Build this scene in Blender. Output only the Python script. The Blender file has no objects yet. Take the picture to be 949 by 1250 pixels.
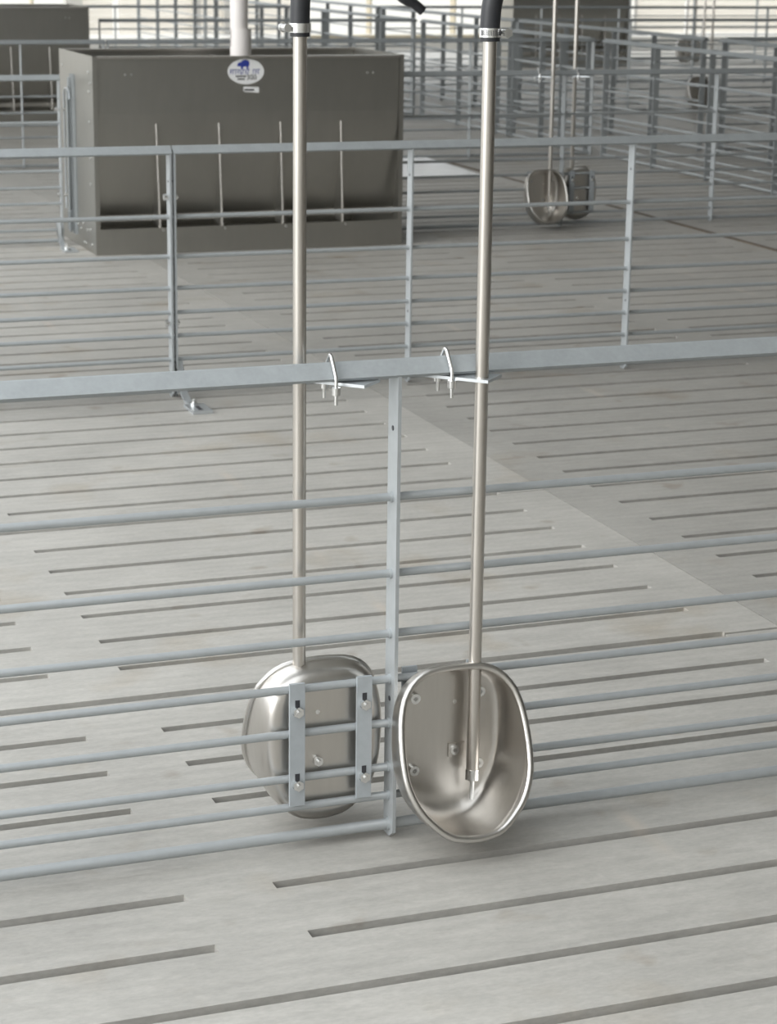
import bpy, math, random
from mathutils import Vector, Matrix
random.seed(7)
SC = bpy.context.scene
COL = SC.collection

# ------------------------------------------------------------------ camera
F_PX, PITCH, YAW, ROLL, CAM_H = 2587.65, .2633, .3537, .0127, 1.46
cam = bpy.data.cameras.new('camera')
cam.sensor_fit = 'VERTICAL'
cam.sensor_height = 36.0
cam.lens = 36.0 * F_PX / 1250.0
cam.clip_end = 300
cam.dof.use_dof = True
cam.dof.focus_distance = 3.35
cam.dof.aperture_fstop = 13.0
camo = bpy.data.objects.new('camera', cam)
fw = Vector((math.sin(YAW) * math.cos(PITCH), math.cos(YAW) * math.cos(PITCH), -math.sin(PITCH)))
rt = Vector((math.cos(YAW), -math.sin(YAW), 0))
up = rt.cross(fw)
rt2 = math.cos(ROLL) * rt + math.sin(ROLL) * up
up2 = rt2.cross(fw)
camo.matrix_world = Matrix(((rt2.x, up2.x, -fw.x, 0), (rt2.y, up2.y, -fw.y, 0), (rt2.z, up2.z, -fw.z, CAM_H), (0, 0, 0, 1)))
COL.objects.link(camo)
SC.camera = camo

# ------------------------------------------------------------------ world and exposure
w = bpy.data.worlds.new('sky')
SC.world = w
w.use_nodes = True
bg = w.node_tree.nodes['Background']
bg.inputs[0].default_value = (.93, .97, 1.0, 1)      # bright overcast
bg.inputs[1].default_value = 1.0
# low hazy sun shining in from the open left side
sl = bpy.data.lights.new('hazy_sun', 'SUN')
sl.energy = 1.0
sl.angle = math.radians(45)
sl.color = (1.0, .985, .965)
so = bpy.data.objects.new('hazy_sun', sl)
so.rotation_euler = Vector((.95, .25, -.36)).to_track_quat('-Z', 'Y').to_euler()
COL.objects.link(so)
vs = SC.view_settings
vs.view_transform = 'Standard'
vs.look = 'None'
vs.gamma = 1
vs.use_curve_mapping = False
vs.exposure = 1.14

# ------------------------------------------------------------------ materials
def mat(name, col, rough=.5, metal=0.0, noise=None, bump=None, rnd=0.0, spec=None, trans=None):
    """procedural material; noise=(scale, amount, stretch xyz), bump=(scale, strength, stretch)"""
    m = bpy.data.materials.new(name)
    m.use_nodes = True
    nt = m.node_tree
    N, L = nt.nodes, nt.links
    b = N['Principled BSDF']
    b.inputs['Base Color'].default_value = (*col, 1)
    b.inputs['Roughness'].default_value = rough
    b.inputs['Metallic'].default_value = metal
    if spec is not None:
        b.inputs['Specular IOR Level'].default_value = spec
    geo = N.new('ShaderNodeNewGeometry')
    src = None
    if noise:
        cur = None
        for k, (sc, am, st) in enumerate(noise):
            mp = N.new('ShaderNodeMapping'); mp.inputs['Scale'].default_value = st
            L.new(geo.outputs['Position'], mp.inputs['Vector'])
            nz = N.new('ShaderNodeTexNoise'); nz.inputs['Scale'].default_value = sc
            nz.inputs['Detail'].default_value = 5; nz.inputs['Roughness'].default_value = .6
            L.new(mp.outputs[0], nz.inputs['Vector'])
            mr = N.new('ShaderNodeMapRange')
            mr.inputs['From Min'].default_value = .25; mr.inputs['From Max'].default_value = .75
            mr.inputs['To Min'].default_value = 1 - am; mr.inputs['To Max'].default_value = 1 + am
            L.new(nz.outputs[0], mr.inputs['Value'])
            if cur is None: cur = mr.outputs[0]
            else:
                mu = N.new('ShaderNodeMath'); mu.operation = 'MULTIPLY'
                L.new(cur, mu.inputs[0]); L.new(mr.outputs[0], mu.inputs[1]); cur = mu.outputs[0]
        if rnd:
            oi = N.new('ShaderNodeObjectInfo')
            mr = N.new('ShaderNodeMapRange'); mr.inputs['To Min'].default_value = 1 - rnd; mr.inputs['To Max'].default_value = 1 + rnd
            L.new(oi.outputs['Random'], mr.inputs['Value'])
            mu = N.new('ShaderNodeMath'); mu.operation = 'MULTIPLY'
            L.new(cur, mu.inputs[0]); L.new(mr.outputs[0], mu.inputs[1]); cur = mu.outputs[0]
        vm = N.new('ShaderNodeVectorMath'); vm.operation = 'SCALE'
        vm.inputs[0].default_value = col
        L.new(cur, vm.inputs['Scale'])
        L.new(vm.outputs[0], b.inputs['Base Color'])
        src = vm.outputs[0]
    if bump:
        sc, s, st = bump
        mp = N.new('ShaderNodeMapping'); mp.inputs['Scale'].default_value = st
        L.new(geo.outputs['Position'], mp.inputs['Vector'])
        nz = N.new('ShaderNodeTexNoise'); nz.inputs['Scale'].default_value = sc; nz.inputs['Detail'].default_value = 6
        L.new(mp.outputs[0], nz.inputs['Vector'])
        bp = N.new('ShaderNodeBump'); bp.inputs['Strength'].default_value = s; bp.inputs['Distance'].default_value = .004
        L.new(nz.outputs[0], bp.inputs['Height']); L.new(bp.outputs[0], b.inputs['Normal'])
    if trans:
        tb = N.new('ShaderNodeBsdfTranslucent'); tb.inputs[0].default_value = (*trans[0], 1)
        mx = N.new('ShaderNodeMixShader'); mx.inputs[0].default_value = trans[1]
        L.new(b.outputs[0], mx.inputs[1]); L.new(tb.outputs[0], mx.inputs[2])
        L.new(mx.outputs[0], N['Material Output'].inputs[0])
    return m

def concrete():
    m = mat('concrete', (.40, .386, .356), .58, 0,
            noise=[(2.2, .12, (1, 1, 1)), (30, .10, (.3, 1, 1)), (150, .10, (.5, 1, 1))],
            bump=(90, .25, (.3, 1, 1)), rnd=.07, spec=.6)
    nt = m.node_tree; N, L = nt.nodes, nt.links
    b = N['Principled BSDF']
    base = b.inputs['Base Color'].links[0].from_socket
    geo = [n for n in N if n.type == 'NEW_GEOMETRY'][0]
    # rusty brown stains
    nz = N.new('ShaderNodeTexNoise'); nz.inputs['Scale'].default_value = 3.1; nz.inputs['Detail'].default_value = 4
    L.new(geo.outputs['Position'], nz.inputs['Vector'])
    rp = N.new('ShaderNodeMapRange'); rp.inputs['From Min'].default_value = .58; rp.inputs['From Max'].default_value = .75
    rp.inputs['To Max'].default_value = .6
    L.new(nz.outputs[0], rp.inputs['Value'])
    mx = N.new('ShaderNodeMix'); mx.data_type = 'RGBA'; mx.blend_type = 'MULTIPLY'
    L.new(rp.outputs[0], mx.inputs['Factor']); L.new(base, mx.inputs['A'])
    mx.inputs['B'].default_value = (.78, .68, .55, 1)
    # small dark spots
    nz2 = N.new('ShaderNodeTexNoise'); nz2.inputs['Scale'].default_value = 7.5; nz2.inputs['Detail'].default_value = 2
    L.new(geo.outputs['Position'], nz2.inputs['Vector'])
    rp2 = N.new('ShaderNodeMapRange'); rp2.inputs['From Min'].default_value = .66; rp2.inputs['From Max'].default_value = .76
    rp2.inputs['To Max'].default_value = .5
    L.new(nz2.outputs[0], rp2.inputs['Value'])
    mx2 = N.new('ShaderNodeMix'); mx2.data_type = 'RGBA'; mx2.blend_type = 'MULTIPLY'
    L.new(rp2.outputs[0], mx2.inputs['Factor']); L.new(mx.outputs['Result'], mx2.inputs['A'])
    mx2.inputs['B'].default_value = (.6, .5, .4, 1)
    # trowel swirls: faint arcs
    wv = N.new('ShaderNodeTexWave'); wv.wave_type = 'RINGS'; wv.inputs['Scale'].default_value = 9; wv.inputs['Distortion'].default_value = 3
    wv.inputs['Detail'].default_value = 3
    tc = N.new('ShaderNodeTexCoord'); mp = N.new('ShaderNodeMapping'); mp.inputs['Location'].default_value = (-.25, -.62, 0)
    L.new(tc.outputs['Object'], mp.inputs['Vector']); L.new(mp.outputs[0], wv.inputs['Vector'])
    rp3 = N.new('ShaderNodeMapRange'); rp3.inputs['To Min'].default_value = .975; rp3.inputs['To Max'].default_value = 1.025
    L.new(wv.outputs['Fac'], rp3.inputs['Value'])
    vm = N.new('ShaderNodeVectorMath'); vm.operation = 'SCALE'
    L.new(mx2.outputs['Result'], vm.inputs[0]); L.new(rp3.outputs[0], vm.inputs['Scale'])
    oi = N.new('ShaderNodeObjectInfo')
    vc = N.new('ShaderNodeVectorMath'); vc.operation = 'MULTIPLY'
    L.new(vm.outputs[0], vc.inputs[0]); L.new(oi.outputs['Color'], vc.inputs[1])
    # pale rusty seam left by the form across the middle of each slot field
    sx = N.new('ShaderNodeSeparateXYZ'); L.new(tc.outputs['Object'], sx.inputs[0])
    wb_ = N.new('ShaderNodeTexNoise'); wb_.inputs['Scale'].default_value = 4; L.new(tc.outputs['Object'], wb_.inputs['Vector'])
    prev = None
    for xc in (.70, 2.26):
        d1 = N.new('ShaderNodeMath'); d1.operation = 'SUBTRACT'; L.new(sx.outputs[0], d1.inputs[0]); d1.inputs[1].default_value = xc
        d2 = N.new('ShaderNodeMath'); d2.operation = 'ABSOLUTE'; L.new(d1.outputs[0], d2.inputs[0])
        d3 = N.new('ShaderNodeMapRange'); d3.inputs['From Min'].default_value = .022; d3.inputs['From Max'].default_value = .004
        L.new(d2.outputs[0], d3.inputs['Value'])
        if prev is None: prev = d3.outputs[0]
        else:
            ad = N.new('ShaderNodeMath'); ad.operation = 'ADD'; L.new(prev, ad.inputs[0]); L.new(d3.outputs[0], ad.inputs[1]); prev = ad.outputs[0]
    d4 = N.new('ShaderNodeMapRange'); d4.inputs['From Min'].default_value = .48; d4.inputs['From Max'].default_value = .68; d4.inputs['To Max'].default_value = .5
    L.new(wb_.outputs[0], d4.inputs['Value'])
    d5 = N.new('ShaderNodeMath'); d5.operation = 'MULTIPLY'; L.new(prev, d5.inputs[0]); L.new(d4.outputs[0], d5.inputs[1])
    mf = N.new('ShaderNodeMix'); mf.data_type = 'RGBA'
    L.new(d5.outputs[0], mf.inputs['Factor']); L.new(vc.outputs[0], mf.inputs['A']); mf.inputs['B'].default_value = (.50, .44, .37, 1)
    L.new(mf.outputs['Result'], b.inputs['Base Color'])
    return m

M = {
    'concrete': concrete(),
    'rust': mat('rusty_joint', (.13, .105, .08), .8, 0, noise=[(14, .3, (1, .3, 1))]),
    'pit': mat('pit', (.05, .05, .045), .9),
    'galv': mat('galvanised', (.325, .347, .355), .55, .25, noise=[(25, .07, (1, 1, 1)), (140, .05, (1, 1, 1))]),
    'rodm': mat('galvanised_rod', (.40, .422, .430), .45, .35, noise=[(40, .06, (1, 1, 1))]),
    'strap': mat('galvanised_strap', (.40, .43, .45), .5, .3, noise=[(60, .06, (1, 1, 1))]),
    'galvb': mat('galvanised_bright', (.62, .65, .67), .35, .8, noise=[(90, .05, (1, 1, 1))]),
    'zinc': mat('zinc_bolt', (.8, .8, .79), .25, 1.0),
    'steel': mat('stainless', (.60, .575, .54), .30, 1.0, noise=[(60, .04, (1, 1, .1))]),
    'steel_rim': mat('stainless_rim', (.62, .60, .57), .3, 1.0),
    'pipe': mat('stainless_pipe', (.62, .585, .54), .32, 1.0, noise=[(40, .08, (1, 1, .15))]),
    'sheet': mat('stainless_sheet', (.43, .42, .39), .36, 1.0, noise=[(3, .05, (1, 1, 1)), (25, .03, (1, 1, .2))]),
    'rubber': mat('black_rubber', (.022, .023, .026), .45, 0, noise=[(80, .2, (1, 1, .2))]),
    'pvc': mat('white_pvc', (.80, .76, .73), .4, 0, noise=[(12, .06, (1, 1, .3))]),
    'decal': mat('decal_white', (.80, .80, .79), .45),
    'blue': mat('decal_blue', (.03, .05, .30), .45),
    'ink': mat('decal_black', (.03, .03, .035), .45),
    'board': mat('white_board', (.66, .66, .65), .3, 0, noise=[(9, .12, (1, 3, 1))]),
    'wallmetal': mat('wall_metal', (.62, .60, .55), .5, 0, noise=[(2, .05, (1, 1, 1))]),
    'curtain': mat('curtain', (.66, .62, .55), .6, 0, noise=[(3, .06, (1, 1, 4))], trans=((.88, .84, .77), .68)),
    'wood': mat('tan_wood', (.52, .46, .34), .7, 0, noise=[(20, .12, (1, 1, .2))]),
    'ceil': mat('ceiling_liner', (.60, .60, .58), .6, 0, noise=[(2, .04, (1, 1, 1))]),
    'ground': mat('gravel', (.42, .40, .36), .9, 0, noise=[(6, .15, (1, 1, 1))]),
}

# ------------------------------------------------------------------ mesh helpers
class MB:
    def __init__(s): s.v, s.f, s.sm = [], [], []
    def add(s, vs_, fs, smooth=False):
        o = len(s.v); s.v += [tuple(p) for p in vs_]
        for f in fs: s.f.append(tuple(i + o for i in f)); s.sm.append(smooth)
    def box(s, x0, x1, y0, y1, z0, z1):
        s.add([(x0, y0, z0), (x1, y0, z0), (x1, y1, z0), (x0, y1, z0), (x0, y0, z1), (x1, y0, z1), (x1, y1, z1), (x0, y1, z1)],
              [(0, 3, 2, 1), (4, 5, 6, 7), (0, 1, 5, 4), (1, 2, 6, 5), (2, 3, 7, 6), (3, 0, 4, 7)])
    def prism(s, prof, axis, a, b):
        """closed profile extruded along an axis; profile in the two other axes (cyclic order)"""
        n = len(prof)
        def pt(p, t): return {'x': (t, p[0], p[1]), 'y': (p[0], t, p[1]), 'z': (p[0], p[1], t)}[axis]
        s.add([pt(p, a) for p in prof] + [pt(p, b) for p in prof],
              [tuple(range(n))[::-1], tuple(range(n, 2 * n))] + [(i, (i + 1) % n, n + (i + 1) % n, n + i) for i in range(n)])
    def tube(s, pts, r, seg=10, closed=False, caps=True):
        pts = [Vector(p) for p in pts]; n = len(pts)
        rs = r if isinstance(r, (list, tuple)) else [r] * n
        ref = None; vs_ = []
        for i, p in enumerate(pts):
            a = pts[(i - 1) % n] if (closed or i > 0) else p
            b = pts[(i + 1) % n] if (closed or i < n - 1) else p
            t = (b - a).normalized()
            if ref is None:
                ref = Vector((0, 0, 1)) if abs(t.z) < .9 else Vector((1, 0, 0))
            u = (ref - t * ref.dot(t)).normalized(); ref = u
            v = t.cross(u)
            for k in range(seg):
                an = 2 * math.pi * k / seg
                vs_.append(p + (u * math.cos(an) + v * math.sin(an)) * rs[i])
        fs = []
        for i in range(n if closed else n - 1):
            j = (i + 1) % n
            for k in range(seg):
                l = (k + 1) % seg
                fs.append((i * seg + k, i * seg + l, j * seg + l, j * seg + k))
        s.add(vs_, fs, True)
        if caps and not closed:
            s.add(vs_[:seg], [tuple(range(seg))[::-1]]); s.add(vs_[-seg:], [tuple(range(seg))])
    def mesh(s, name, m):
        me = bpy.data.meshes.new(name)
        me.from_pydata(s.v, [], s.f)
        me.polygons.foreach_set('use_smooth', s.sm)
        me.materials.append(m); me.update()
        return me
    def build(s, name, m, parent=None):
        return link(name, s.mesh(name, m), parent)

def link(name, me, parent=None):
    o = bpy.data.objects.new(name, me); COL.objects.link(o)
    if parent is not None: o.parent = parent
    return o
def tag(o, label, cat, group=None):
    o['label'] = label; o['category'] = cat
    if group: o['group'] = group
    return o
def thing(name, label, cat, loc=(0, 0, 0), rz=0, group=None):
    o = bpy.data.objects.new(name, None); COL.objects.link(o)
    o.empty_display_size = .1
    o.location = loc; o.rotation_euler = (0, 0, rz)
    return tag(o, label, cat, group)
def struct(o):
    o['kind'] = 'structure'; return o
def copy_tree(o, parent=None):
    c = o.copy(); COL.objects.link(c)
    if parent is not None: c.parent = parent
    for ch in o.children: copy_tree(ch, c)
    return c
def place(src, first, loc, rz, label):
    o = src if first else copy_tree(src)
    o.location = loc; o.rotation_euler = (0, 0, rz); o['label'] = label
    return o

# ------------------------------------------------------------------ layout (metres)
YN, YM, YT, Y4, Y5, Y6, Y7 = 3.112, 6.6745, 10.30, 13.81, 17.40, 20.90, 24.45
XF, XG, YW = 6.626, 7.53, 28.5
CZ = 3.5
OPEN_X, OPEN_Y = 1.2, 10.0          # unseen bay left open overhead, made up to light the near left
CEIL = [(OPEN_X, 22, -4, OPEN_Y)]
for k in range(7):
    CEIL.append((-6 + 4 * k + (1.6 if k < 2 else .28), -6 + 4 * k + 4, OPEN_Y, 24.6))  # roof gaps and open far end added to let sky light in

# ------------------------------------------------------------------ floor: slotted concrete slabs over a pit
SLAB_L, SLAB_W, PITCH_S, TH = 3.056, 1.2747, .1821, .11
fl = MB(); fl.box(-10, 22, -4, YW + .2, -1.3, -1.2)
floor = struct(fl.build('floor', M['pit']))
def slab_mesh():
    g, hs = .0022, .0125
    xs = [g, .139, 1.455, 1.601, 2.917, SLAB_L - g]
    ys = [g, hs]
    for j in range(1, 7):
        ys += [j * PITCH_S - hs, j * PITCH_S + hs]
    ys += [SLAB_W - hs, SLAB_W - g]
    b = MB(); last = len(ys) - 2
    for j in range(len(ys) - 1):
        for i in range(5):
            if j % 2 == 0 and (i in (1, 3) or (i == 2 and j in (0, last))): continue      # slots, and half slots along both long edges
            b.add([(xs[i], ys[j], 0), (xs[i + 1], ys[j], 0), (xs[i + 1], ys[j + 1], 0), (xs[i], ys[j + 1], 0)], [(0, 1, 2, 3)])
    c, d = .0012, .025
    for j in range(0, len(ys) - 1, 2):
        for i in ((1, 3) if 0 < j < last else (1,)):
            x0, x1, y0, y1 = xs[i], (xs[i + 1] if 0 < j < last else xs[4]), ys[j], ys[j + 1]
            lo, hi = (0 if j == 0 else c), (0 if j == last else c)
            L0 = [(x0, y0, 0), (x1, y0, 0), (x1, y1, 0), (x0, y1, 0)]
            L1 = [(x0 + c, y0 + lo, -d), (x1 - c, y0 + lo, -d), (x1 - c, y1 - hi, -d), (x0 + c, y1 - hi, -d)]
            L2 = [(x0, y0, -TH), (x1, y0, -TH), (x1, y1, -TH), (x0, y1, -TH)]
            for k in range(4):
                if (k == 0 and j == 0) or (k == 2 and j == last): continue
                l = (k + 1) % 4
                b.add([L0[k], L0[l], L1[l], L1[k], L2[l], L2[k]], [(0, 3, 2, 1), (3, 5, 4, 2)])
    X, W = SLAB_L - g, SLAB_W - g
    b.add([(g, g, 0), (g, W, 0), (g, g, -TH), (g, W, -TH), (X, g, 0), (X, W, 0), (X, g, -TH), (X, W, -TH)], [(0, 1, 3, 2), (4, 6, 7, 5)])
    for i in (0, 4):
        for y in (g, W):
            b.add([(xs[i], y, 0), (xs[i + 1], y, 0), (xs[i + 1], y, -TH), (xs[i], y, -TH)], [(0, 1, 2, 3)])
    return b.mesh('concrete_slab', M['concrete'])
SLAB = slab_mesh()
# tone factor per slab; some are darker than the rest
TONE = {(1, 0): .96, (1, 1): .84, (1, 2): .76, (1, 3): .84, (0, 2): .95, (0, 3): .93, (0, 4): .95, (2, 1): .7, (2, 2): .7, (2, 3): .68, (2, 4): .8}
for j in range(-4, 21):
    for i in range(-2, 6):
        x0 = 2.372 + SLAB_L * (i - 1); y0 = 2.625 + SLAB_W * j
        if y0 + SLAB_W > YW: continue
        o = link('concrete_slab', SLAB, floor)
        k = TONE.get((i, j), 1.0 if i < 1 else (.95 if i < 2 else .9)); o.color = (k, k, k, 1)
        o.location = (x0, y0, random.uniform(-.003, .0))

jb = MB(); jb.box(5.428 - .016, 5.428 + .016, 7.8, 13.6, -.02, .0025)
jb.build('joint_filler', M['rust'], floor)

# ------------------------------------------------------------------ the building shell
gb = MB(); gb.box(-80, 120, -80, 140, -1.6, -1.5)
struct(gb.build('ground', M['ground']))
# ceiling out of view; its open bay and gaps are made up to shape the light
cb = MB()
for x0, x1, y0, y1 in CEIL:
    cb.box(x0, x1, y0, y1, CZ, CZ + .1)
struct(cb.build('ceiling', M['ceil']))
for nm, bx in (('blocker_wall_near', (-6, 22, -4.1, -4, -1.2, 3.5)),):  # unseen wall behind the camera, added to block low sky light
    q = MB(); q.box(*bx); struct(q.build(nm, M['wallmetal']))
q = MB(); q.box(-6.1, -6, -4, YW, -1.2, .3); q.box(-6.1, -6, -4, YW, 3.2, CZ)
for y in range(-4, 29, 4): q.box(-6.1, -6, y, y + .2, .3, 3.2)
struct(q.build('wall_left', M['wallmetal']))
# far wall: low sill wall, posts, curtain panels
wb = MB(); wb.box(-6, 22, YW, YW + .15, -1.2, .15)
wall = struct(wb.build('wall_back', M['wallmetal']))
tb = MB(); tb.box(9.1, 12.1, YW - .02, YW + .17, 0.15, .185)
struct(tb.build('trim_1', M['wood']))
hb = MB(); hb.box(-6, 22, YW, YW + .15, 2.7, 3.5)
hd = hb.build('header', M['wallmetal'], wall)
def wpost(x0, x1, m='wallmetal'):
    p = MB(); p.box(x0, x1, YW - .03, YW + .14, .2, 2.7); p.build('wall_post', M[m], wall)
for x in (5.44, 10.16, 11.42): wpost(x - .011, x + .011, 'wood')
for x0, x1 in ((5.88, 6.10), (7.62, 7.72), (8.05, 8.2), (12.1, 12.3), (14.22, 14.27), (1.0, 1.15), (18.6, 18.75)): wpost(x0, x1)
def curtain(x0, x1, z0=.2, z1=2.7):
    # ribbed translucent curtain: horizontal folds are real relief
    p = MB(); n = int((z1 - z0) / .085); prof = []
    for k in range(n + 1):
        z = z0 + (z1 - z0) * k / n
        prof.append((YW + .05, z)); prof.append((YW + .095, z + .070))
    vs_ = [(x0, a, b_) for a, b_ in prof] + [(x1, a, b_) for a, b_ in prof]
    m = len(prof)
    p.add(vs_, [(i, i + 1, m + i + 1, m + i) for i in range(m - 1)])
    p.build('curtain', M['curtain'], wall)
curtain(6.10, 6.53); curtain(6.61, 7.62); curtain(7.72, 8.05); curtain(8.2, 9.1)
curtain(14.27, 15.10); curtain(15.17, 17.2); curtain(17.2, 18.6); curtain(-6, 3.6)
rb = MB(); rb.box(21.9, 22, -4, YW, -1.2, 3.5)
struct(rb.build('wall_right', M['wallmetal']))

# ------------------------------------------------------------------ pen fences
RODS = [(.591, .007), (.462, .007), (.3585, .007), (.279, .007), (.202, .007), (.124, .007), (.073, .007), (.021, .0095)]
def fence(label, a, b, posts, foot=(), bolts=(), group='galvanised pen fence panels', cat='fence', name='fence_panel', seg=10):
    a, b = Vector(a), Vector(b); d = b - a; Ln = d.length
    t = thing(name, label, cat, (a.x, a.y, 0), math.atan2(d.y, d.x), group)
    r = MB(); pk, dd, th = .820, .0245, .0048
    r.prism([(-dd, pk - dd), (-dd + th, pk - dd - th), (0, pk - 2 * th), (dd - th, pk - dd - th), (dd, pk - dd), (.003, pk - .0025), (0, pk - .0015), (-.003, pk - .0025)], 'x', 0, Ln)
    r.build('top_rail', M['galv'], t)
    for z, rr in RODS:
        q = MB(); q.tube([(.004, 0, z), (Ln - .004, 0, z)], rr, seg); q.build('rod', M['rodm'], t)
    for px in posts:
        q = MB(); hd_ = .022
        x0 = min(max(px - .003, 0), Ln - .006)
        # flat bar with one lower corner clipped
        prof = [(-hd_, .012), (-hd_ * .2, .0), (hd_, .0), (hd_, .795), (-hd_, .795)]
        q.prism([(y, z) for y, z in prof], 'x', x0, x0 + .006)
        for z, rr in RODS:   # weld beads
            q.tube([(x0 - .004, 0, z), (x0 + .010, 0, z)], rr + .0022, 8)
        p = q.build('post', M['rodm'], t)
        if a.y < 12:
            for z in (.705, .245):
                h = MB(); h.tube([(x0 - .0008, 0, z), (x0 + .0068, 0, z)], .0045, 8)
                h.build('bolt_hole', M['ink'], p)
    for px in foot:
        q = MB()
        pts = [(.0, .12), (-.022, .062), (-.060, .030), (-.11, .0095), (-.20, .009)]
        lo = [(-.010, .12), (-.032, .056), (-.068, .018), (-.115, .0005), (-.20, .0005)]
        prof = pts + lo[::-1]
        q.prism(prof, 'x', px - .012, px + .012)
        q.box(px - .030, px + .036, -.295, -.175, .0006, .0095)
        f_ = q.build('foot', M['galvb'], t)
        q = MB(); q.tube([(px, -.19, .008), (px, -.19, .018)], .012, 6); q.tube([(px, -.19, .018), (px, -.19, .030)], .006, 8)
        q.build('anchor_bolt', M['zinc'], f_)
        q = MB(); q.box(px - .005, px + .009, -.275, -.215, .009, .0101); q.build('slot', M['ink'], f_)
    for px, z in bolts:
        q = MB(); q.tube([(px - .020, -.006, z), (px - .009, -.006, z)], .011, 6); q.tube([(px - .009, -.006, z), (px + .028, -.006, z)], .004, 8)
        q.tube([(px + .016, -.006, z), (px + .024, -.006, z)], .009, 6)
        q.build('bolt', M['zinc'], t)
    return t
def span(n, s, first): return [first + s * k for k in range(n)]

fence('galvanised fence panel carrying the two large drinking bowls', (-1.32, YN), (4.46, YN), [.02, .84, 1.66, 2.478, 3.30, 4.12, 5.74])
fence('fence panel whose bolted end post stands on the gate side of the flat foot', (-1.60, YM), (1.703, YM), [.02, .83, 1.64, 2.46, 3.298], bolts=[(3.298, .655), (3.298, .245)])
fence('fence panel with anchored flat foot, running on between large bowls and feeder', (1.709, YM), (5.82, YM), [.003, .819, 1.640, 2.46, 3.28, 4.10], foot=[.012])
fence('pen gate ending beside the riveted end panel of the big feeder', (-1.2, YT), (2.085, YT), [.02, .83, 1.64, 2.46, 3.28], foot=[3.26], bolts=[(3.28, .655), (3.28, .245)], cat='gate', name='pen_gate')
fence('fence panel carrying the small pair of drinking bowls beyond the feeder', (3.76, YT), (6.60, YT), [.004, .996, 1.897, 2.83])
fence('fence panel running behind the big feeder, in front of the second feeder', (.3, Y4), (3.10, Y4), [.01, .75, 1.50, 2.25, 2.79], group='far cross fence panels')
fence('fence panel from the drop pipe of the big feeder to the aisle fence', (3.11, Y4), (6.60, Y4), [.01, .85, 1.7, 2.55, 3.48], group='far cross fence panels')
fence('fence panel starting at the aisle gap, across from the small drinking bowls', (XG + .12, Y4), (12.0, Y4), [.004, .9, 1.8, 2.7, 3.6], group='far cross fence panels')
fence('fence panel continuing from the second feeder to the aisle', (3.86, Y5), (6.60, Y5), [.004, .9, 1.8, 2.73], group='far cross fence panels')
fence('fence panel carrying the dark far pair of drinking bowls past the aisle', (XG + .03, Y5), (13.5, Y5), [.004, 1.1, 1.83, 2.7, 3.6, 4.5], group='far cross fence panels')
fence('cross fence panel between second feeder and white curtains, on the feeder side of the aisle', (3.0, Y6), (6.60, Y6), [.004, .9, 1.8, 2.7, 3.59], group='far cross fence panels', seg=8)
fence('long cross fence panel in front of the far dark feeder, past the aisle', (XG + .03, Y6), (15.0, Y6), [.004, .9, 1.8, 2.7, 3.6, 4.5, 5.4, 6.3], group='far cross fence panels', seg=8)
fence('fence panel nearest the far curtain wall, carrying the smallest bowls', (12.15, Y7), (17.5, Y7), [.004, .9, 1.8, 2.7, 3.6], group='far cross fence panels', seg=8)
# aisle fences running away from the viewer
G1, G2 = 'aisle fence panels, feeder side', 'aisle fence panels, curtain side'
def afence(x, y0, y1, posts, label, group): return fence(label, (x, y0), (x, y1), [p - y0 for p in posts], group=group, seg=8)
afence(XF, 10.30, 13.70, [10.31, 11.284, 12.135, 12.895, 13.66], 'aisle fence panel behind the small drinking bowls, its posts dark and wide', G1)
afence(XF, 13.92, 15.30, [13.95, 14.40, 14.75, 15.27], 'short aisle gate panel next to the cross fence behind the feeder', G1)
afence(XF, 15.33, 17.27, [15.36, 15.60, 16.413, 17.24], 'aisle fence panel beside the feeder, before the bright openings', G1)
afence(XF, 17.44, 18.28, [17.48, 18.25], 'narrow aisle panel just above the right corner of the feeder', G1)
afence(XF, 18.36, 21.0, [18.396, 19.138, 19.935, 20.9], 'aisle fence panel above the feeder top, seen through its open bin', G1)
afence(XF, 21.1, 27.6, [21.13, 22.0, 22.9, 23.8, 24.7, 25.6, 26.5, 27.5], 'farthest aisle panel in front of the white curtains, seen over the feeder', G1)
afence(XG, 10.4, 13.68, [10.43, 11.3, 12.1, 12.9, 13.62], 'second-row aisle panel beside the cross fence before the bright curtain', G2)
afence(XG, 13.90, 17.26, [13.93, 14.72, 15.40, 16.3, 17.24], 'second-row aisle panel in front of the dark far feeder', G2)
afence(XG, 17.36, 20.75, [17.40, 18.25, 19.06, 19.87, 20.72], 'second-row aisle panel in front of the bright openings', G2)
afence(XG, 20.86, 27.6, [20.9, 21.75, 22.51, 23.4, 24.3, 25.2, 26.1, 27.0, 27.55], 'farthest second-row aisle panel by the far wall', G2)

# ------------------------------------------------------------------ drinking bowls (local: faces -y, fence plane at y=0)
ZC, D0, TAU = .166, .110, .38
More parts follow.
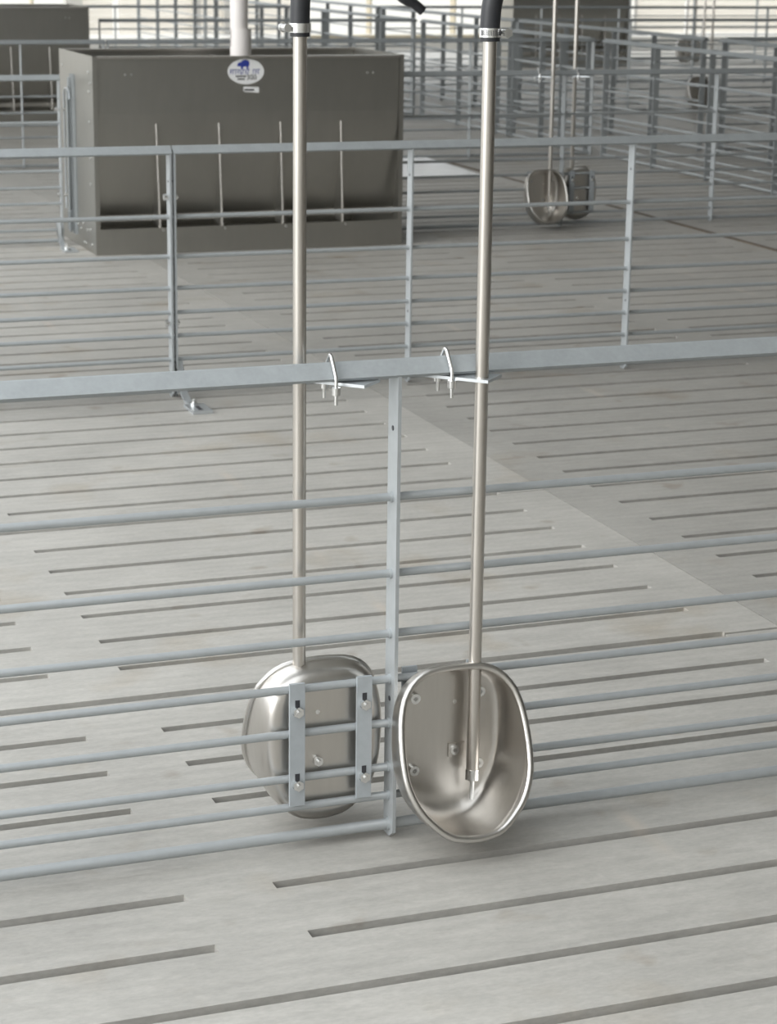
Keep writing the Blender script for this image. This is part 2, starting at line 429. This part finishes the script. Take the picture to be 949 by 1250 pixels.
# half outline of the rim: (height along the tilted rim plane, half width)
HALF = [(-.1365, 0), (-.1345, .022), (-.130, .041), (-.122, .056), (-.11, .0695), (-.09, .0885), (-.07, .101), (-.05, .109), (-.03, .1145), (-.01, .1165), (.01, .1172), (.03, .1165),
        (.05, .115), (.07, .1125), (.09, .1085), (.11, .1015), (.13, .0890), (.143, .0740), (.151, .0600), (.1555, .045), (.1575, .022), (.1582, 0)]
NS = 72
def sup(t, a, bt, bb, n1, n2):
    c, s = math.cos(t), math.sin(t); n = n1 if s > 0 else n2; b = bt if s > 0 else bb
    return a * math.copysign(abs(c) ** (2 / n), c), b * math.copysign(abs(s) ** (2 / n), s)
def polar(poly, t):
    d = (math.cos(t), math.sin(t)); n = len(poly)
    for i in range(n):
        (ax, ay), (bx_, by) = poly[i], poly[(i + 1) % n]
        ex, ey = bx_ - ax, by - ay
        den = d[0] * ey - d[1] * ex
        if abs(den) < 1e-12: continue
        r = (ax * ey - ay * ex) / den; u = (ax * d[1] - ay * d[0]) / den
        if r > 0 and -1e-9 <= u <= 1 + 1e-9: return r * d[0], r * d[1]
    return poly[0]
def inset(w_, v): return max(0.0, 1 - .006 / max(math.hypot(w_, v), .01))
RIM_POLY = [(w_ * inset(w_, v), v * inset(w_, v)) for v, w_ in HALF] + [(-w_ * inset(w_, v), v * inset(w_, v)) for v, w_ in HALF[-2:0:-1]]
BACK_POLY = [sup(2 * math.pi * k / 240, .084, .100, .100, 3.6, 2.9) for k in range(240)]
def rimpt(t):
    x, v = polar(RIM_POLY, t)
    return Vector((x, -D0 + v * math.sin(TAU), ZC + v * math.cos(TAU)))
def backpt(t):
    x, v = polar(BACK_POLY, t)
    return Vector((x, -.012, .172 + v))
def cornerpt(t):
    q = rimpt(t); s = math.sin(t)
    lo = max(0.0, -s) ** 1.2
    return Vector((q.x * (1.0 - .02 * lo), -.012, q.z - .050 * lo))
TS = [2 * math.pi * (k + .5) / NS for k in range(NS)]
def make_bowl():
    t = thing('drinking_bowl', '', 'drinking bowl', group='stainless drinking bowls on the fences')
    b = MB(); rings = []
    K = 9
    for k in range(K + 1):
        u = k / K
        rings.append([(1 - u) ** 2 * backpt(a) + 2 * u * (1 - u) * cornerpt(a) + u * u * rimpt(a) for a in TS])
    mid = Vector((0, -.012, .172))
    rings.insert(0, [mid + (p - mid) * .93 for p in rings[0]]); K += 1
    vs_ = [p for r in rings for p in r]
    fs = [(k * NS + i, k * NS + (i + 1) % NS, (k + 1) * NS + (i + 1) % NS, (k + 1) * NS + i) for k in range(K) for i in range(NS)]
    fs.append(tuple(range(NS))[::-1])
    b.add(vs_, fs, True)
    dish = b.build('dish', M['steel'], t)
    sd = dish.modifiers.new('thickness', 'SOLIDIFY'); sd.thickness = .0022; sd.offset = 0
    r = MB(); r.tube(rings[-1], .0062, 10, closed=True)
    r.build('rim', M['steel_rim'], dish)
    for s in (-1, 1):
        q = MB(); q.box(s * .058 - .013, s * .058 + .013, .0085, .0145, .080, .293)
        st = q.build('strap', M['strap'], t)
        for z in (.246, .118):
            q = MB()
            q.box(s * .058 - .004, s * .058 + .004, .0143, .0149, z - .004, z + .019)
            q.build('slot', M['ink'], st)
            q = MB(); q.tube([(s * .058, -.021, z), (s * .058, .0275, z)], .004, 8)
            q.tube([(s * .058, .0146, z), (s * .058, .023, z)], .0095, 6)
            q.tube([(s * .058, -.021, z), (s * .058, -.0135, z)], .009, 10)
            q.build('bolt', M['zinc'], st)
    q = MB(); q.tube([(.015, -.020, .146), (.015, .004, .146)], .004, 8); q.tube([(.015, -.010, .146), (.015, -.004, .146)], .0085, 6)
    q.tube([(.015, -.020, .146), (.015, -.0145, .146)], .0085, 8)
    q.build('centre_bolt', M['zinc'], t)
    q = MB(); q.box(.004, .034, -.0165, -.0135, .134, .158)
    q.build('pipe_clip', M['steel'], t)
    q = MB(); q.tube([(.015, -.0135, .231), (.015, -.0125, .231)], .004, 8); q.tube([(.015, -.0115, .231), (.015, -.0105, .231)], .004, 8)
    q.build('spot_rivet', M['zinc'], t)
    return t
def make_pipe(px, py, ztop):
    t = thing('water_pipe', '', 'water pipe', group='stainless water pipes over the bowls')
    q = MB(); q.tube([(px, py, .118), (px, py, ztop)], .0107, 16); q.build('pipe', M['pipe'], t)
    n = MB(); n.tube([(px, py, .102), (px, py, .121)], [.0125, .0125], 6)
    no = n.build('nipple', M['zinc'], t)
    n = MB(); n.tube([(px, py, .066), (px, py, .103)], .0042, 8); n.build('nipple_pin', M['zinc'], no)
    return t
bowl = make_bowl(); pipe = make_pipe(.036, -.046, 1.345)
SPOTS = [
    (1.252, YN, 0, 'large drinking bowl with open side showing pipe and nipple', 'upright pipe into the large open drinking bowl'),
    (1.048, YN, math.pi, 'large drinking bowl seen from behind through its two bolted straps', 'upright pipe behind the rail into the large bowl turned away'),
    (4.632, YT, 0, 'small far drinking bowl with open side, on fence past the feeder', 'thin far pipe into the open bowl past the feeder'),
    (4.872, YT, math.pi, 'small far drinking bowl turned away, beside the far open bowl', 'thin far pipe into the turned-away bowl past the feeder'),
    (9.335, Y5, 0, 'dark drinking bowl, open side out, behind the aisle fence posts', 'thin pipe into the dark open bowl behind the aisle fence'),
    (9.545, Y5, math.pi, 'dark drinking bowl turned away, hidden by an aisle fence post', 'thin pipe into the dark turned-away bowl behind the aisle'),
    (12.90, Y7, 0, 'smallest drinking bowl, open side out, before the bright curtain', 'faint pipe into the smallest open bowl by the curtain'),
    (13.14, Y7, math.pi, 'smallest drinking bowl turned away, before the bright curtain', 'faint pipe into the smallest turned-away bowl by the curtain'),
]
pipes = []
for i, (x, y, rz, lb, lp) in enumerate(SPOTS):
    if i: place(bowl, False, (x, y, 0), rz, lb)
for i, (x, y, rz, lb, lp) in enumerate(SPOTS):
    if i: pipes.append(place(pipe, False, (x, y, 0), rz, lp))
place(bowl, True, SPOTS[0][:2] + (0,), 0, SPOTS[0][3]); place(pipe, True, SPOTS[0][:2] + (0,), 0, SPOTS[0][4])

# rail clamps: bent bolt over the angle rail, plate under it that grips the pipe
def make_clamp(sx):
    t = thing('pipe_clamp', '', 'clamp', group='bent-bolt pipe clamps on the top rails')
    b = MB()
    pts = [(0, -.030, .755), (0, -.030, .794), (0, -.027, .801), (0, -.006, .8275), (0, 0, .8295), (0, .006, .8275), (0, .027, .801), (0, .030, .794), (0, .030, .755)]
    b.tube(pts, .0031, 8); b.build('bent_bolt', M['zinc'], t)
    c45 = math.sqrt(.5)
    p = MB(); fx, fy = sx
    d, e = Vector((c45, -c45, 0)), Vector((c45, c45, 0))     # along towards front, across
    o = Vector((fx, fy, .7845))
    pr = [o + d * 0 - e * .029, o + e * .029, o - d * .150 + e * .029, o - d * .150 - e * .029]
    p.prism([(q.x, q.y) for q in pr], 'z', .7835, .7885)
    p.build('plate', M['galvb'], t)
    for y in (-.030, .030):
        n = MB(); n.tube([(0, y, .771), (0, y, .7835)], .0075, 6); n.build('nut', M['zinc'], t)
    return t
cl = make_clamp((.066, -.050)); cl.location = (1.243, YN, 0); cl['label'] = 'shiny bent-bolt clamp holding the pipe of the open large bowl'
cl2 = make_clamp((.060, -.030)); cl2.location = (1.048, YN, 0); cl2['label'] = 'shiny bent-bolt clamp with bare plate corner, for the pipe behind the rail'
for x, y, l in ((4.60, YT, 'tiny clamp on the rail over the far open bowl'), (4.82, YT, 'tiny clamp on the rail over the far turned-away bowl')):
    place(cl, False, (x, y, 0), 0, l)

# hoses with worm clamps
def hose(label, pts, r, clampz=None, group='black rubber hoses', rot=0):
    t = thing('rubber_hose', label, 'hose', pts[0], 0, group)
    o = Vector(pts[0]); P_ = [Vector(p) - o for p in pts]
    # catmull-rom
    sm = []
    ext = [P_[0] * 2 - P_[1]] + P_ + [P_[-1] * 2 - P_[-2]]
    for i in range(1, len(ext) - 2):
        for k in range(8):
            u = k / 8; a, b, c, d = ext[i - 1:i + 3]
            sm.append(.5 * ((2 * b) + (c - a) * u + (2 * a - 5 * b + 4 * c - d) * u * u + (3 * b - a - 3 * c + d) * u ** 3))
    sm.append(P_[-1])
    q = MB(); q.tube(sm, r, 16); q.build('hose', M['rubber'], t)
    if clampz is not None:
        q = MB()
        q.tube([(0, 0, clampz), (0, 0, clampz + .014)], r + .0016, 24, caps=True)
        c = q.build('hose_clamp', M['zinc'], t)
        q = MB()
        for k in range(14):
            an = rot + math.radians(200 + k * 9)
            q.tube([((r + .0018) * math.cos(an), (r + .0018) * math.sin(an), clampz + .003), ((r + .0018) * math.cos(an), (r + .0018) * math.sin(an), clampz + .011)], .0006, 5)
        q.build('clamp_thread', M['ink'], c)
        a = rot + math.radians(0)
        q = MB(); dirv = Vector((math.cos(a), math.sin(a), 0)); tv = Vector((-dirv.y, dirv.x, 0))
        p0 = dirv * (r + .007) + Vector((0, 0, clampz + .007))
        q.tube([p0 - tv * .012, p0 + tv * .010], .0062, 8); q.tube([p0 - tv * .012, p0 - tv * .019], .0075, 6)
        q.build('clamp_screw', M['zinc'], c)
    return t
xr, yr = 1.252 + .036, YN - .046
xl, yl = 1.048 - .036, YN + .046
hose('black hose with ribbed clamp on the pipe of the open large bowl', [(xr, yr, 1.313), (xr, yr, 1.345), (xr + .006, yr, 1.385), (xr + .035, yr, 1.47), (xr + .10, yr, 1.62), (xr + .12, yr, 2.1), (xr + .12, yr, 3.4)], .0155, .006)
hose('black hose with screw clamp on the pipe behind the rail', [(xl, yl, 1.317), (xl, yl, 1.345), (xl + .002, yl, 1.385), (xl + .012, yl, 1.45), (xl + .04, yl, 1.6), (xl + .05, yl, 2.1), (xl + .05, yl, 3.4)], .0152, .006, rot=math.radians(180))
hose('loose end of black hose hanging in front of bright openings', [(2.562, YM, 1.238), (2.530, YM, 1.262), (2.47, YM, 1.30), (2.40, YM, 1.45), (2.38, YM, 2.0), (2.38, YM, 3.4)], .0165)

# ------------------------------------------------------------------ feeders (local origin: middle of base, faces -y)
FW, FH, FD = 1.544, .925, .76
def make_feeder(seg_div=4):
    t = thing('hog_feeder', '', 'feeder', group='stainless hog feeders')
    hw, hd_ = FW / 2, FD / 2
    lip, bend = .122, .60
    for s in (-1, 1):
        q = MB(); x = s * hw
        q.box(min(x, x - s * .004), max(x, x - s * .004), -hd_, hd_, 0, FH)
        for yy in (-hd_, hd_ - .003):       # folded front and back flange
            q.box(min(x, x - s * .022), max(x, x - s * .022), yy, yy + .003, lip * 0 + .0, FH)
        ep = q.build('end_panel', M['sheet'], t)
        rv = MB()
        rs = [(-.30, z) for z in (.85, .76, .62, .45, .33)] + [(-.20, .10), (-.10, .12), (-.05, .09), (-.02, .12), (.02, .10), (.06, .11), (.1, .13), (-.16, .03), (-.12, .03), (-.27, .11), (-.29, .04), (.3, .85), (.22, .7), (-.33, .8)]
        for y, z in rs: rv.tube([(x, y, z), (x + s * .005, y, z)], .0085, 8)
        rv.build('rivet', M['zinc'], ep)['kind'] = 'stuff'
    for s in (-1, 1):
        yf = s * (hd_ - .012)
        # upper wall and folded top lip
        q = MB(); q.box(-hw + .004, hw - .004, min(yf, yf - s * .003), max(yf, yf - s * .003), bend + .06, FH - .012)
        fp = q.build('hopper_wall', M['sheet'], t)
        q = MB(); q.box(-hw + .004, hw - .004, min(s * hd_, s * (hd_ - .04)), max(s * hd_, s * (hd_ - .04)), FH - .014, FH - .002)
        q.build('top_lip', M['steel'], fp)
        # sloping lower wall
        q = MB()
        pr = []
        for k in range(13):
            u = k / 12; pr.append((yf - s * .12 * u ** 1.5, bend + .06 - (bend + .06 - .165) * u))
        n_ = len(pr); back = [(a_ - s * .003, b_) for a_, b_ in pr]
        x0_, x1_ = -hw + .004, hw - .004
        for P_ in (pr, back):
            q.add([(x0_, a_, b_) for a_, b_ in P_] + [(x1_, a_, b_) for a_, b_ in P_], [(i, i + 1, n_ + i + 1, n_ + i) for i in range(n_ - 1)], True)
        q.build('hopper_slope', M['sheet'], t)
        # trough lip, shelf
        q = MB(); q.box(-hw + .004, hw - .004, min(s * hd_, s * (hd_ - .004)), max(s * hd_, s * (hd_ - .004)), 0, lip)
        q.box(-hw + .004, hw - .004, min(s * hd_, s * (hd_ - .016)), max(s * hd_, s * (hd_ - .016)), lip - .003, lip)
        tl = q.build('trough_lip', M['sheet'], t)
        q = MB()
        for k in range(4): q.tube([(-.464 + .307 * k + .018, s * hd_, lip - .012), (-.464 + .307 * k + .018, s * (hd_ + .003), lip - .012)], .006, 8)
        q.build('lip_rivet', M['zinc'], tl)['kind'] = 'stuff'
        q = MB(); q.box(-hw + .004, hw - .004, min(s * .241, s * .252), max(s * .241, s * .252), .14, .172); q.build('feed_gate', M['steel'], t)
        # divider fins with a round front rod
        for k in range(4):
            x = -.464 + .307 * k
            q = MB(); q.prism([(s * (hd_ - .013), bend), (s * (hd_ - .013), lip), (s * .252, lip), (s * .252, .17)], 'x', x - .0015, x + .0015)
            dv = q.build('divider', M['sheet'], t)
            q = MB(); q.tube([(x - .006, s * (hd_ - .008), bend + .012), (x + .006, s * (hd_ - .006), lip - .004)], .006, 8); q.build('divider_rod', M['steel'], dv)
    q = MB(); q.box(-hw + .004, hw - .004, -hd_ + .004, hd_ - .004, .02, .03); q.build('trough_floor', M['sheet'], t)
    q = MB(); q.box(-.01, .01, -hd_ + .02, hd_ - .02, FH - .06, FH - .035); q.build('bin_brace', M['steel'], t)
    q = MB()
    for x in (-.615, -.585, .615, .585):
        q.tube([(x, -hd_ + .0125, .84), (x, -hd_ + .009, .84)], .006, 8)
    q.build('wall_rivet', M['zinc'], t)['kind'] = 'stuff'
    return t
FX = (2.156 + 3.700) / 2
fd = make_feeder()
f2 = copy_tree(fd); f3 = copy_tree(fd)
fd.location = (FX, 9.88 + FD / 2, 0); fd['label'] = 'big stainless hog feeder with oval decal, near the pen gate'
f2.location = (FX, 17.03 + FD / 2, 0); f2['label'] = 'second stainless hog feeder behind the gate, below the windows'
f3.location = (11.17, 24.05 + FD / 2, 0); f3['label'] = 'far dark hog feeder beyond the aisle, beside bright slit of daylight'
# decals on the near feeder (kept as its parts)
def decal(name, b, m, parent):
    o = b.build(name, M[m], parent); return o
YD = -FD / 2 + .0115
dx, dz = 2.900 - FX, .850
q = MB(); n = 40
q.prism([(dx + .090 * math.cos(2 * math.pi * k / n), dz + .060 * math.sin(2 * math.pi * k / n)) for k in range(n)], 'y', YD - .0012, YD)
oval = decal('oval_decal', q, 'decal', fd); oval['label'] = 'white oval decal with blue pig and 300'
# pig silhouette
pig = [(-.040, .030), (-.034, .026), (-.022, .026), (-.019, .012), (-.012, .012), (-.010, .024), (.006, .026), (.008, .010), (.015, .010), (.016, .024), (.021, .034), (.021, .046), (.014, .053), (.000, .057), (-.014, .053), (-.022, .046), (-.032, .044), (-.036, .038)]
q = MB(); q.prism([(dx - .004 + a, dz + b_ - .002) for a, b_ in pig], 'y', YD - .0020, YD - .0012)
decal('pig_mark', q, 'blue', oval)
# illegible print: rows of letter-like strokes
q = MB(); x = -.078
rs = random.Random(3)
while x < .066:
    wd = .0105
    if not .018 < x < .026:
        q.box(dx + x, dx + x + .0028, YD - .0020, YD - .0012, dz - .012, dz + .011)
        kind = rs.randint(0, 2)
        q.box(dx + x, dx + x + .009, YD - .0020, YD - .0012, dz + .007, dz + .011) if kind != 1 else q.box(dx + x, dx + x + .009, YD - .0020, YD - .0012, dz - .012, dz - .008)
        if kind != 2: q.box(dx + x, dx + x + .008, YD - .0020, YD - .0012, dz - .002, dz + .001)
    x += wd + .002
decal('brand_print', q, 'blue', oval)
q = MB()
for r0, (xa, xb) in ((-.022, (-.050, .000)), (-.035, (-.042, -.008))):
    x = xa
    while x < xb:
        q.box(dx + x, dx + x + .0055, YD - .0020, YD - .0012, dz + r0 - .004, dz + r0 + .004); x += .0075
decal('small_print', q, 'ink', oval)
fc = bpy.data.curves.new('numerals', 'FONT'); fc.body = '300'; fc.size = .034; fc.align_x = 'CENTER'; fc.extrude = .0004
to = bpy.data.objects.new('tmp', fc); COL.objects.link(to)
dg = bpy.context.evaluated_depsgraph_get()
me = bpy.data.meshes.new_from_object(to.evaluated_get(dg)); bpy.data.objects.remove(to)
me.materials.clear(); me.materials.append(M['ink'])
nm = link('numerals', me, oval); nm.location = (dx + .027, YD - .0017, dz - .038); nm.rotation_euler = (math.pi / 2, 0, 0)
q = MB(); q.prism([(dx - .012, dz - .070), (dx + .064, dz - .074), (dx + .064, dz - .100), (dx - .012, dz - .094)], 'y', YD - .0012, YD)
lab = decal('small_label', q, 'decal', fd)
q = MB(); q.box(dx - .008, dx + .040, YD - .0019, YD - .0012, dz - .090, dz - .082); decal('label_print', q, 'ink', lab)
# mounting channels and latch rod on the near feeder's end
xe = -FW / 2
for y in (.028, .068):
    q = MB(); q.box(xe - .014, xe, y, y + .010, .05, .82)
    q.build('mounting_channel', M['galv'], fd)
q = MB(); q.box(xe - .010, xe, .13, .152, .06, .80); q.build('mounting_channel', M['galv'], fd)
q = MB(); q.tube([(xe - .02, .055, .70), (xe - .02, .062, .735), (xe - .02, .09, .75), (xe - .02, .16, .745), (xe - .02, .185, .725), (xe - .02, .19, .16)], .0055, 8)
q.build('latch_rod', M['galvb'], fd)
q = MB(); q.tube([(xe - .018, .12, .05), (xe - .018, .12, .74)], .006, 8)
q.box(xe - .024, xe - .012, .09, .15, .150, .160); q.box(xe - .024, xe - .012, .09, .098, .06, .15); q.box(xe - .024, xe - .012, .142, .15, .06, .15)
q.build('drop_rod', M['galv'], fd)

# white drop pipe that fills the feeder
t = thing('feed_drop_pipe', 'white plastic drop pipe standing in the bin of the big feeder', 'pipe', (2.965, 10.20, 0))
q = MB(); q.tube([(0, 0, .70), (0, 0, 1.035)], .052, 24); q.build('pipe_sleeve', M['pvc'], t)
q = MB(); q.tube([(-.008, 0, .95), (-.008, 0, 3.4)], .044, 24); q.build('pipe', M['pvc'], t)

# white sheet lying on the slats
t = MB(); t.prism([(4.25, 12.60), (5.26, 12.585), (5.32, 13.74), (4.30, 13.74)], 'z', .002, .022)
tag(t.build('white_board', M['board']), 'white board lying flat on the slats past the feeder', 'board')
